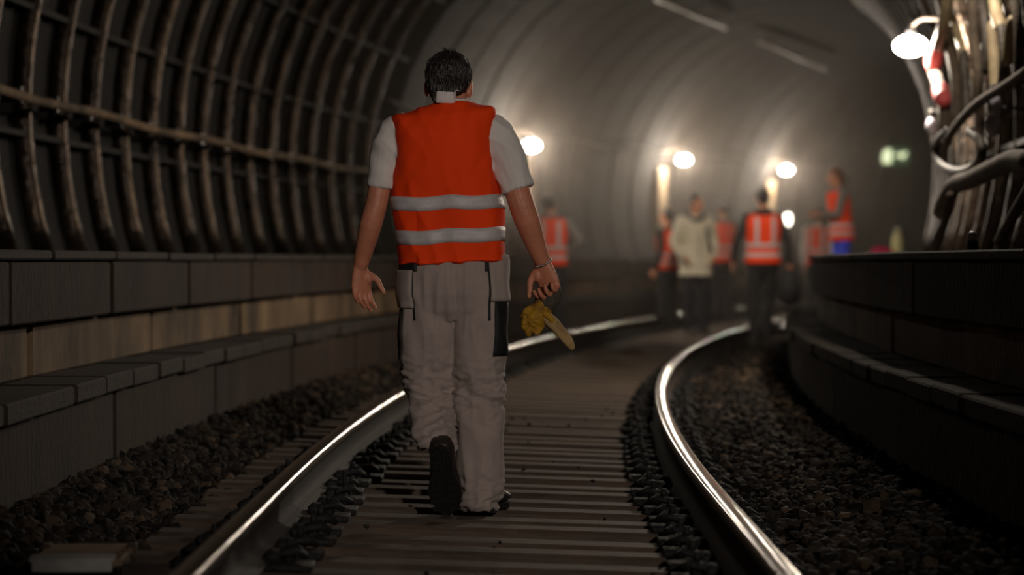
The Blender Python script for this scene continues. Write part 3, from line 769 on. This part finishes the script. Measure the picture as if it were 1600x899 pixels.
# trousers
def trouser_rings():
    T = MB()
    T.ring_loft([hring(*q) for q in ((500, 640, 778, .08), (485, 627, 790, .108), (460, 624.5, 791.5, .128), (430, 625, 791, .13), (408, 628, 789, .122), (395, 632, 786, .11))])
    def leg(rows):
        T.ring_loft([hring(y, a, b, ry, dy, 2.3, 28) for y, a, b, ry, dy in rows])
    leg(((470, 626, 712, .1, .0), (520, 624, 714, .1, .01), (560, 624.5, 715, .1, .03), (590, 629, 714, .096, .045), (620, 636, 710, .092, .03), (650, 643, 707, .086, -.03), (675, 647, 711, .08, -.085), (690, 650, 714, .074, -.115), (700, 653, 712, .066, -.13)))
    leg(((470, 704, 791, .1, 0), (520, 706, 791.5, .1, 0), (570, 708, 789.5, .098, .005), (610, 708, 788, .092, .01), (650, 711, 787, .09, .0), (700, 713, 787, .09, .0), (745, 713, 786.5, .09, -.005), (775, 717, 783, .09, -.01), (794, 725, 777, .085, -.01)))
    return T
def trs_fold(c):
    z = c.z; x = c.x
    kx = -1 if x < .0 else 1
    d = 0
    k1 = math.exp(-((z-.47)/.10)**2); k2 = math.exp(-((z-(.27 if kx < 0 else .05))/.08)**2)
    n1 = noise.noise(Vector((x*7+3, c.y*7, z*26+x*10*kx)))
    n2 = noise.noise(Vector((x*16+11, c.y*12, z*44-x*16*kx)))
    n3 = noise.noise(Vector((x*22, c.y*10+5, z*5+x*6)))
    n4 = noise.noise(Vector((x*5+20, c.y*5, z*9+kx*x*9)))
    rid = lambda n: (1-abs(n)*2.6)
    d += (k1+k2)*(.014*rid(n1)+.008*rid(n2)-.006)
    d += .006*rid(n3)*(1-.5*k1)+.009*n4
    # seat seam
    if z > .66: d -= .012*math.exp(-((x-(-.0))/.012)**2)*min(1, (z-.66)/.1)
    return d-.001
tm = remesh(trouser_rings(), 'trousers', .0065, trs_fold, 1)
link_mesh('trousers', tm, M_trs, man); tb = me_bvh(tm)
def side_patch(pxc, z_top, z_bot, a0, a1, name, m, off, th, dy=0.0, nu=12, nv=16):
    cx = Lc(pxc, 500).x
    zt, zb = Lc(0, z_top).z, Lc(0, z_bot).z
    return patch(tb, around(cx, dy, zb, zt, a0, a1, .3), nu, nv, off, th).build(name, m, man)
side_patch(745, 471, 556, -.95, .55, 'knee_panel', M_blackcloth, .004, .003)
side_patch(745, 398, 470, -1.12, .75, 'thigh_pocket', M_trs, .013, .01)
side_patch(745, 396, 424, -1.3, .8, 'pocket_top_trim', M_blackcloth, .003, .002)  # black strip behind the pocket's upper part
side_patch(670, 478, 578, PI+.25, PI-.6, 'knee_panel', M_blackcloth, .004, .003)
side_patch(670, 422, 481, PI+1.05, PI-.7, 'thigh_pocket', M_trs, .012, .009)
side_patch(670, 398, 424, PI+1.2, PI-.7, 'pocket_trim', M_blackcloth, .005, .004)
for a_, c_ in ((-1.12, 745), (PI+1.05, 670)):      # dark seam down from each pocket
    side_patch(c_, 398, 500, a_-.05, a_+.03, 'side_seam', M_blackcloth, .004, .002, nu=2, nv=20)
# tee shirt
T = MB()
T.ring_loft([hring(*q) for q in ((405, 632, 784, .112), (340, 624, 780, .12), (280, 622, 768, .124), (230, 614, 770, .122), (205, 608, 776, .11), (188, 618, 772, .095), (175, 655, 756, .078), (166, 676, 738, .068))])
T.smooth_chain([Lc(655, 202), Lc(622, 205, 0), Lc(608, 232, 0), Lc(602, 262, -.005), Lc(597, 294, -.01)], [.05, .064, .064, .058, .054], 16, 3, caps=False)
T.smooth_chain([Lc(740, 202), Lc(766, 204, 0), Lc(784, 232, 0), Lc(797, 262, -.005), Lc(809, 296, -.01)], [.05, .068, .073, .067, .063], 16, 3, caps=False)
teem = remesh(T, 't_shirt', .0065, lambda c: .007*(1-2.4*abs(noise.noise(Vector((c.x*13+c.z*9, c.y*10, c.z*8)))))-.0005, 1)
link_mesh('t_shirt', teem, M_tee, man)
C = MB()     # collar standing up at the nape, one corner flipped
pts = []
nb = Lc(707, 160)
def col_ring(z, r, cy=.0): return [(nb.x+math.cos(a)*r, cy+math.sin(a)*r*1.02, z) for a in [(-PI*.5+(k-12)/12*PI*.82) for k in range(25)]]
z0 = nb.z
lay = [col_ring(z0-.02, .072, -.0), col_ring(z0+.0, .069), col_ring(z0+.012, .066), col_ring(z0+.008, .070), col_ring(z0-.012, .074)]
for ri, q in enumerate(lay):
    for j, p in enumerate(q):
        lift = (.014 if 5 < j < 13 and 1 <= ri <= 3 else 0)
        C.V.append(Vector(p)+Vector((0, 0, lift)))
for i in range(4):
    for j in range(24): a = i*25+j; C.F.append((a, a+1, a+26, a+25))
C.build('collar', M_collar, man)
C = MB(); C.smooth_chain([nb+Vector((.014, -.082, .0)), nb+Vector((.010, -.082, .022)), nb+Vector((.016, -.088, .036)), nb+Vector((.026, -.09, .036))], [(.004, .002)]*4, 6, 3); C.box(nb+Vector((-.022, -.078, .012)), (.072, .004, .044), rot=Matrix.Rotation(.06, 3, 'Y'), bev=.0015); C.build('collar_label', M_collar, man)
# vest
Vb = MB()
Vb.ring_loft([hring(*q) for q in ((414, 625.5, 790.5, .136, 0, 2.6, 48, 407), (390, 623, 790, .137, 0, 2.6, 48, 386), (360, 620, 789.5, .137, 0, 2.6, 48, 357), (330, 615, 788, .137, 0, 2.6, 48, 328), (312, 612.5, 784, .137, 0, 2.6, 48), (290, 614, 777, .137, 0, 2.6, 48), (262, 619, 769, .138, 0, 2.7, 48), (235, 618, 767, .138, 0, 2.8, 48), (210, 615.5, 769.5, .134, 0, 3, 48), (196, 613.5, 772, .122, 0, 3.2, 48, 190), (187, 613, 773, .11, 0, 3.2, 48, 177), (182, 618, 773.5, .1, 0, 3.0, 48, 172), (174, 642, 768, .088, 0, 2.7, 48, 169), (167, 664, 752, .08, 0, 2.5, 48), (162, 681, 737, .07, 0, 2.3, 48))])
def vest_fold(c):
    n1 = noise.noise(Vector((c.x*9+2, c.y*7, c.z*5+c.x*4))); n2 = noise.noise(Vector((c.x*22-c.z*10, c.y*10, c.z*10)))
    d = .009*(1-2.2*abs(n1))+.005*n2-.002
    cr = Lc(653, 300).x
    d -= .0025*math.exp(-((c.x-cr)/.008)**2)*(1 if c.y < 0 and c.z < 1.25 else 0)
    return d-.001
vm = remesh(Vb, 'vest', .0065, vest_fold, 1)
link_mesh('vest', vm, M_vest, man); vb = me_bvh(vm)
cxv = Lc(703, 300).x
def tilt_band(ya, yb, dl):
    """reflective band between rows ya and yb, lower by dl pixels at its left end"""
    def fn(u, v):
        a = 2*PI*u; x = math.cos(a); py = yb+(ya-yb)*v-dl*x+1.3*math.sin(a*5)
        return (cxv+math.cos(a)*.6, math.sin(a)*.6, Lc(0, py, -.13).z), (-math.cos(a), -math.sin(a), 0)
    return fn
patch(vb, tilt_band(306, 327.5, 2.2), 96, 3, .0035, .002, closed=True).build('reflective_stripe', M_reflex, man)
patch(vb, tilt_band(358, 380, 3.4), 96, 3, .0035, .002, closed=True).build('reflective_stripe', M_reflex, man)
def hem(u, v):
    a = 2*PI*u; x = math.cos(a); py = 411.5+(-4)*v-3.3*x
    return (cxv+math.cos(a)*.6, math.sin(a)*.6, Lc(0, py, -.13).z), (-math.cos(a), -math.sin(a), 0)
patch(vb, hem, 96, 2, .003, .003, closed=True).build('hem_binding', M_vest, man)
# shoes: left lifted with its sole to the camera, right flat
def shoe(mtx, name='boot'):
    """heel at origin, toe along +y, sole at z=0"""
    U = MB()
    U.ring_loft([[mtx @ Vector((x*1.28, y, z)) for x, z in [(w2*math.copysign(abs(math.cos(a))**.8, math.cos(a)), h0+(h1-h0)*(.5+.5*math.sin(a))) for a in [2*PI*k/18 for k in range(18)]]]
                 for y, w2, h0, h1 in ((-.001, .012, .03, .06), (.008, .03, .02, .1), (.04, .038, .012, .115), (.09, .037, .012, .115), (.13, .04, .012, .09), (.18, .047, .012, .068), (.23, .05, .012, .055), (.27, .042, .014, .048), (.295, .022, .018, .04), (.302, .008, .022, .034))])
    u = link_mesh(name, remesh(U, name, .006), M_leather, man)
    S = MB(); out = []
    for k in range(28):
        a = 2*PI*k/28; yy = .15-.155*math.cos(a); t = (yy+.005)/.31
        ww = .036+.016*math.exp(-((t-.7)/.24)**2)-.006*math.exp(-((t-.4)/.12)**2); out.append((math.sin(a)*ww*(1 if 0 < t < 1 else .8), yy))
    S.ring_loft([[mtx @ Vector((x*1.28, y, z)) for x, y in out] for z in (.016, -.004)])
    for i in range(9):
        yy = .03+i*.03; t = yy/.31; ww = .036+.016*math.exp(-((t-.7)/.24)**2)-.006*math.exp(-((t-.4)/.12)**2)
        if 3 == i: continue
        for sx in (-1, 1):
            p = [mtx @ Vector((x*sx*1.28, y, z)) for z in (-.003, -.009) for x, y in ((.004, yy-.008), (ww*.88, yy-.012), (ww*.88, yy+.006), (.004, yy+.01))]
            S.ring_loft([p[:4], p[4:]])
    S.build('sole', M_sole, u, smooth=False)
    return u
heelL = Lc(687, 700, -.262)
# pitch: toe down
shoe(Matrix.Translation(heelL) @ Matrix.Rotation(.02, 4, 'Y') @ Matrix.Rotation(math.radians(-62), 4, 'X') @ Matrix.Rotation(-.1, 4, 'Z'))
rh = Lc(757, 800, 0); shoe(Matrix.Translation((rh.x, -.06, .012)) @ Matrix.Rotation(-.18, 4, 'Z'))
# bracelet
bw = Lc(848, 411, .045); bd = (Lc(839, 388, .03)-Lc(848, 411, .045)).normalized(); bu = bd.orthogonal().normalized(); bv_ = bd.cross(bu)
Bc = MB()
for i in range(26):
    a = 2*PI*i/26; Bc.ell(bw+(bu*math.cos(a)+bv_*math.sin(a))*.033, (.0042, .0042, .0042), n=8, m=5)
tag(Bc.build('bracelet', M_silver, man))

# gloves in his right hand
gl = empty('work_glove', W(852, 470, .05)); tag(gl, 'crumpled yellow work gloves with tan cuff held in the walking man’s right hand', 'glove')
GL = gl.location
def G(px, py, dy=.05): return W(px, py, dy)-GL
g = MB(); g.smooth_chain([G(862, 446, .07), G(866, 458, .05), G(858, 472, .04), G(848, 482, .05)], [(.028, .02), (.036, .028), (.034, .028), (.03, .025)], 14, 4)
g.smooth_chain([G(850, 462, .08), G(842, 474, .06)], [.025, .022], 10, 3)
link_mesh('knit_back', remesh(g, 'knit_back', .005, fold_noise(.004, 40, 60)), M_greyglove, gl)
g = MB(); g.smooth_chain([G(856, 474), G(846, 486, .04), G(838, 500, .03), G(832, 512, .04)], [(.03, .024), (.042, .03), (.044, .03), (.03, .022)], 14, 4)
for a, b, c in (((838, 480), (824, 484), (817, 494)), ((832, 494), (820, 502), (818, 512)), ((836, 506), (826, 516), (826, 524)), ((846, 508), (840, 518), (838, 522))):
    g.smooth_chain([G(*a, .04), G(*b, .02), G(*c, .03)], [.014, .013, .011], 10, 3)
link_mesh('palm', remesh(g, 'palm', .0045, fold_noise(.004, 40, 50, 3)), M_yellow, gl)
g = MB(); g.smooth_chain([G(852, 492, .04), G(862, 503, .03), G(875, 518, .03), G(886, 531, .03), G(894, 543, .03)], [(.026, .018), (.03, .02), (.026, .018), (.024, .015), (.016, .012)], 14, 4)
link_mesh('cuff', remesh(g, 'cuff', .0045, fold_noise(.003, 40, 30, 8)), M_tan, gl)
g = MB(); g.smooth_chain([G(850, 490, .015), G(858, 494, .01), G(862, 502, .012)], [.012, .014, .01], 10, 3); g.build('thumb', M_yellow, gl)

# ================================================================== THINGS ALONG THE TUNNEL
def tube_thing(name, pts, r, m, label, cat, group=None, n=10, sub=4):
    mb = MB(); mb.smooth_chain(pts, [r]*len(pts) if not isinstance(r, list) else r, n, sub)
    return tag(mb.build(name, m), label, cat, group)
# long pipe along the left lining
mb = MB(); rg = []
for i in range(0, 46):
    s = -9+i*.6; c = frame(s) @ Vector((-2.87, 0, 1.9+.012*math.sin(i*1.3))); fr = frame(s)
    rg.append([c+fr.to_3x3() @ Vector((math.cos(2*PI*k/10)*.028, 0, math.sin(2*PI*k/10)*.028)) for k in range(10)])
mb.ring_loft(rg); pipe = mb.build('conduit', M_conc_lit); tag(pipe, 'long dusty conduit running along the left ribbed wall above the ledge', 'pipe')
bk = MB(); bk.box((-2.93, 0, 1.9), (.12, .03, .09)); bkm = bk.mesh('pipe_clip', False); bkm.materials.append(M_iron)
for i in range(22):
    o = bpy.data.objects.new('pipe_clip', bkm); COL.objects.link(o); o.parent = pipe; o.matrix_world = frame(-1.9+PITCH*i*1)
# strip fixtures under the roof
for x0, y0, x1, y1, lab in ((1030, -1, 1132, 42, 'unlit strip fixture under the roof, the one cut by the picture’s top edge'), (1188, 64, 1288, 107, 'unlit strip fixture under the roof, the lower and farther one')):
    sa, da = at_wall(x0, -.85, 20); sb, db = at_wall(x1, -.85, 20)
    t = empty('strip_light', mtx=frame(sa)); tag(t, lab, 'light fixture', 'unlit strip fixtures')
    inv = frame(sa).inverted(); a, b = inv @ P(sa, -.85, row(y0, da)), inv @ P(sb, -.85, row(y1, db))
    m1 = MB(); m1.cyl(a, b, .05, 12); m1.build('tube', M_white_p, t)
    for f in (.15, .85):
        c = a.lerp(b, f); m2 = MB(); m2.cyl(c, c+Vector((-.02, 0, max(.1, 4.8-c.z))), .015, 8); m2.build('hanger', M_cable, t)
    for f in (0, 1):
        c = a.lerp(b, f); d = (b-a).normalized(); m2 = MB(); m2.cyl(c-d*.05, c+d*.05, .06, 12); m2.build('end_cap', M_white_p, t)
# cable joining the left lamps
pts = []; s = LS[0][0]-6
while s < LS[2][0]+5:
    j = np.interp(s, [a for a, b in LS[:3]], [b for a, b in LS[:3]]); hh = j+.16+.03*math.sin(s*2.1); pts.append(P(s, -math.sqrt(2.985**2-(hh-CH)**2), hh)); s += .8
tube_thing('power_cable', pts, .018, M_pipe, 'power cable strung along the far wall between the lamps', 'cable', n=8, sub=2)
# cream pilasters beside the lamps
for px, wd in ((1038, .5), (1208, .45), (836, .4)):
    s, d = at_wall(px, -2.85, 20); mb = MB(); mb.box((-2.96, 0, 1.82), (.16, wd, 1.6), bev=.02)
    mb.build('pilaster', M_pil, wallL, mtx=frame(s) @ Matrix.Translation((0, 0, -.02)), smooth=False)
# exit sign on the far wall, facing down the tunnel
s, d = at_wall(1408, -2.2, 30)
t = empty('exit_sign', mtx=frame(s) @ Matrix.Translation((-2.35, 0, row(244, d)))); t.rotation_euler = (0, 0, -.17); tag(t, 'green sign with pale lit pictogram high on the far wall', 'sign')
b = MB(); b.box((0, 0, 0), (.66, .07, .42), bev=.01); b.build('sign_panel', M_green, t, smooth=False)
b = MB(); b.box((-.19, -.04, 0), (.2, .012, .32), bev=.004); b.box((.08, -.04, .02), (.2, .012, .05)); b.box((.19, -.04, .02), (.09, .012, .16), rot=Matrix.Rotation(PI/4, 3, 'Y')); b.build('pictogram', M_signwhite, t, smooth=False)
b = MB(); b.box((-.4, 0, 0), (.25, .04, .05)); b.build('bracket', M_cable, t, smooth=False)

# right wall: cables, pipes, hoses
def wp(px, py, o=2.78):
    s, d = at_wall(px, o, 8); return P(s, o, row(py, d))
def wpz(px, py, d, ):
    return Vector(((px-800)/F*d, d, row(py, d)))
def line_w(name, rows, r, m, label, cat='cable', group=None, o=2.78, n=8):
    return tube_thing(name, [wp(x, y, o+(q[0] if q else 0)) for x, y, *q in rows], r, m, label, cat, group, n, 4)
line_w('cable', [(1452, -60), (1470, 10), (1476, 30)], .035, M_cable, 'thick cable rising to the roof just right of the highest lamp', o=2.7)
line_w('cable', [(1482, -20), (1478, 12), (1472, 45), (1464, 72)], .045, M_cable_p, 'pale thick cable touching the highest lamp’s glow', o=2.66)
line_w('cable', [(1462, 78), (1458, 100), (1466, 130), (1474, 160), (1476, 200), (1470, 250)], .05, M_pipe, 'thick cable wrapped with pink tape below the highest lamp', o=2.72)
for y0_, y1_ in ((86, 102), (140, 154)):
    pass
tube_thing('marking_tape', [wp(1459, 84, 2.7), wp(1458, 101, 2.7)], .062, M_pinktape, 'pink tape wrapped high round the thick cable', 'tape')
tube_thing('marking_tape', [wp(1469, 141, 2.7), wp(1473, 156, 2.7)], .062, M_pinktape, 'pink tape wrapped lower round the thick cable', 'tape')
gcab = 'dusty cables hung on the right wall'
for i, (xs, rr_, m_) in enumerate(((( (1480, 52), (1487, 90), (1494, 130), (1496, 185)), .04, M_pipe), (((1488, 28), (1497, 58), (1504, 78)), .03, M_cable_p), (((1505, 85), (1508, 130), (1512, 180)), .03, M_cable), (((1518, -10), (1522, 60), (1528, 110), (1526, 160)), .035, M_pipe),
      (((1530, -10), (1538, 30), (1541, 80), (1540, 110)), .03, M_cable), (((1552, -10), (1556, 20), (1563, 42)), .04, M_cable_p), (((1552, 42), (1554, 90), (1557, 142)), .042, M_cable_p), (((1580, 34), (1577, 60), (1574, 95)), .034, M_cable_p), (((1583, -10), (1589, 30), (1591, 80), (1590, 130)), .03, M_pipe),
      (((1565, 45), (1568, 90), (1566, 130)), .03, M_cable))):
    names = ['pipe-thick dusty cable hanging left of the pale ones on the right wall', 'short pale cable end above the thick dusty one', 'thin cable hanging behind the diagonal pipe’s lower end', 'long dusty cable in the middle of the right wall’s bundle', 'darker cable bending beside the middle bundle cable', 'pale cable reaching down from the picture’s top edge', 'longest pale cable ending at the diagonal pipe', 'pale cable slanting near the picture’s right edge', 'brownish cable nearest the picture’s right edge', 'dark cable between the two pale ones']
    line_w('cable', xs, rr_, m_, names[i], 'cable', gcab, o=2.74)
line_w('diagonal_pipe', [(1478, 222), (1500, 190), (1530, 160), (1565, 138), (1610, 108)], .028, M_pipe, 'long pipe slanting up across the cables on the right wall', 'pipe', o=2.62)
line_w('hose', [(1470, 330), (1490, 292), (1515, 282), (1540, 270), (1565, 258), (1585, 250), (1612, 252)], .055, M_cable_p if False else M_pipe, 'thick lagged hose sagging along the right wall above the ledge', 'hose', o=2.55, n=12)
line_w('strut', [(1462, 388), (1475, 350), (1487, 306)], .03, M_pipe, 'slanting strut leaning from the ledge to the lagged hose', 'strut', o=2.5)
line_w('strut', [(1562, 378), (1582, 340), (1612, 290)], .03, M_pipe, 'slanting strut at the picture’s right edge above the ledge', 'strut', o=2.5)
hp = [(1498+36*math.cos(a), 235+34*math.sin(a)) for a in [i*PI/6 for i in range(-2, 9)]]
line_w('hose', hp, .03, M_cable, 'dark coil of hose hung below the diagonal pipe', 'hose', o=2.62)
for px, py, lab in ((1456, 197, 'small bluish insulator below the pink-taped cable'), (1553, 164, 'small pale insulator right below the longest pale cable'), (1551, 196, 'small pale insulator, the lower of two on the right wall')):  # pale insulators, none of them a light source
    b = MB(); b.ell((0, 0, 0), (.045, .045, .07)); o = b.build('insulator', M_pale); o.location = wp(px, py, 2.68); tag(o, lab, 'insulator')
    b = MB(); b.cyl((0, 0, .06), (0, 0, .12), .025, 10); b.box((.12, 0, .1), (.24, .02, .02)); b.build('stem', M_cable, o)
# things on the right ledge
def on_ledge(px, o, tmin=8): s, d = at_wall(px, o, tmin); return s, d
s, d = on_ledge(1520, 2.1); t = empty('lantern', P(s, 2.1, LEDGE_H)); tag(t, 'little dark lantern with pale top standing on the right ledge', 'lantern')
b = MB(); b.cyl((0, 0, 0), (0, 0, .05), .03, 12, .026); b.build('base', M_blackcloth, t)
b = MB(); b.ell((0, 0, .068), (.026, .026, .024)); b.build('cap', M_pale, t)
s, d = at_wall(1402, 2.3, 24)
t = empty('bottle', P(s, 2.3, LEDGE_H)); tag(t, 'pale yellow bottle standing on the right ledge', 'bottle')
b = MB(); b.ring_loft([[Vector((math.cos(a)*r, math.sin(a)*r, z)) for a in [2*PI*k/16 for k in range(16)]] for z, r in ((0, .07), (.02, .078), (.24, .078), (.3, .06), (.33, .035), (.37, .035))]); b.build('flask', M_bottle, t)
b = MB(); b.cyl((0, 0, .37), (0, 0, .4), .04, 14); b.build('cap', M_white_p, t)

s, d = at_wall(1379, 2.3, 24)
b = MB(); b.smooth_chain([(-.11, 0, .05), (-.03, .01, .07), (.04, -.01, .06), (.11, 0, .05)], [(.05, .05), (.07, .065), (.065, .06), (.045, .045)], 12, 4)
o = link_mesh('folded_cloth', remesh(b, 'folded_cloth', .012, fold_noise(.012, 20, 20)), M_magenta); o.location = P(s, 2.3, LEDGE_H-.0); tag(o, 'crumpled magenta cloth beside the pale yellow bottle on the right ledge', 'cloth')
# beside the track
t = spot(1223, 517)
b = MB(); b.ring_loft([[Vector((x*(1+.0), y, z)) for x, y in ((-.15, -.75), (.15, -.8), (.17, .1), (.16, .9), (-.12, .85), (-.16, .0))] for z in (0, .02)])
o = b.build('plastic_sheet', M_pale, smooth=False); o.location = (t[0], t[1], .07); o.rotation_euler = (0, 0, -.2); tag(o, 'flat pale sheet lying on the ballast beside the right rail', 'sheet')
# trackside box at the lower left
bx = Vector((-1.29, 6.35, .0))
t = empty('junction_box', bx, .05); tag(t, 'low metal box with beige lid and bright front rim left of the left rail', 'box')
b = MB(); b.box((0, .02, .0), (.235, .3, .1), bev=.008); b.build('body', M_fast, t, smooth=False)
b = MB(); b.box((0, .02, .068), (.27, .36, .026), bev=.008); b.build('lid', M_lidtop, t, smooth=False)
b = MB(); b.box((-.01, -.165, .06), (.235, .012, .034), bev=.004); b.box((-.01, -.15, .084), (.25, .045, .01), rot=Matrix.Rotation(.25, 3, 'X'), bev=.003); b.box((-.005, -.168, .015), (.17, .01, .02), bev=.003); b.build('front_rim', M_white_p, t, smooth=False)
for xx, nm in ((-.13, -1), (.13, 1)):
    b = MB(); b.box((xx, .12, .078), (.03, .05, .03), bev=.006); b.build('hinge', M_pipe, t, smooth=False)
b = MB(); b.chain([(-.14, .0, .07), (-.2, -.06, .03), (-.23, -.12, .0), (-.21, -.16, -.01)], [.011]*4, 8); b.build('handle', M_pipe, t)
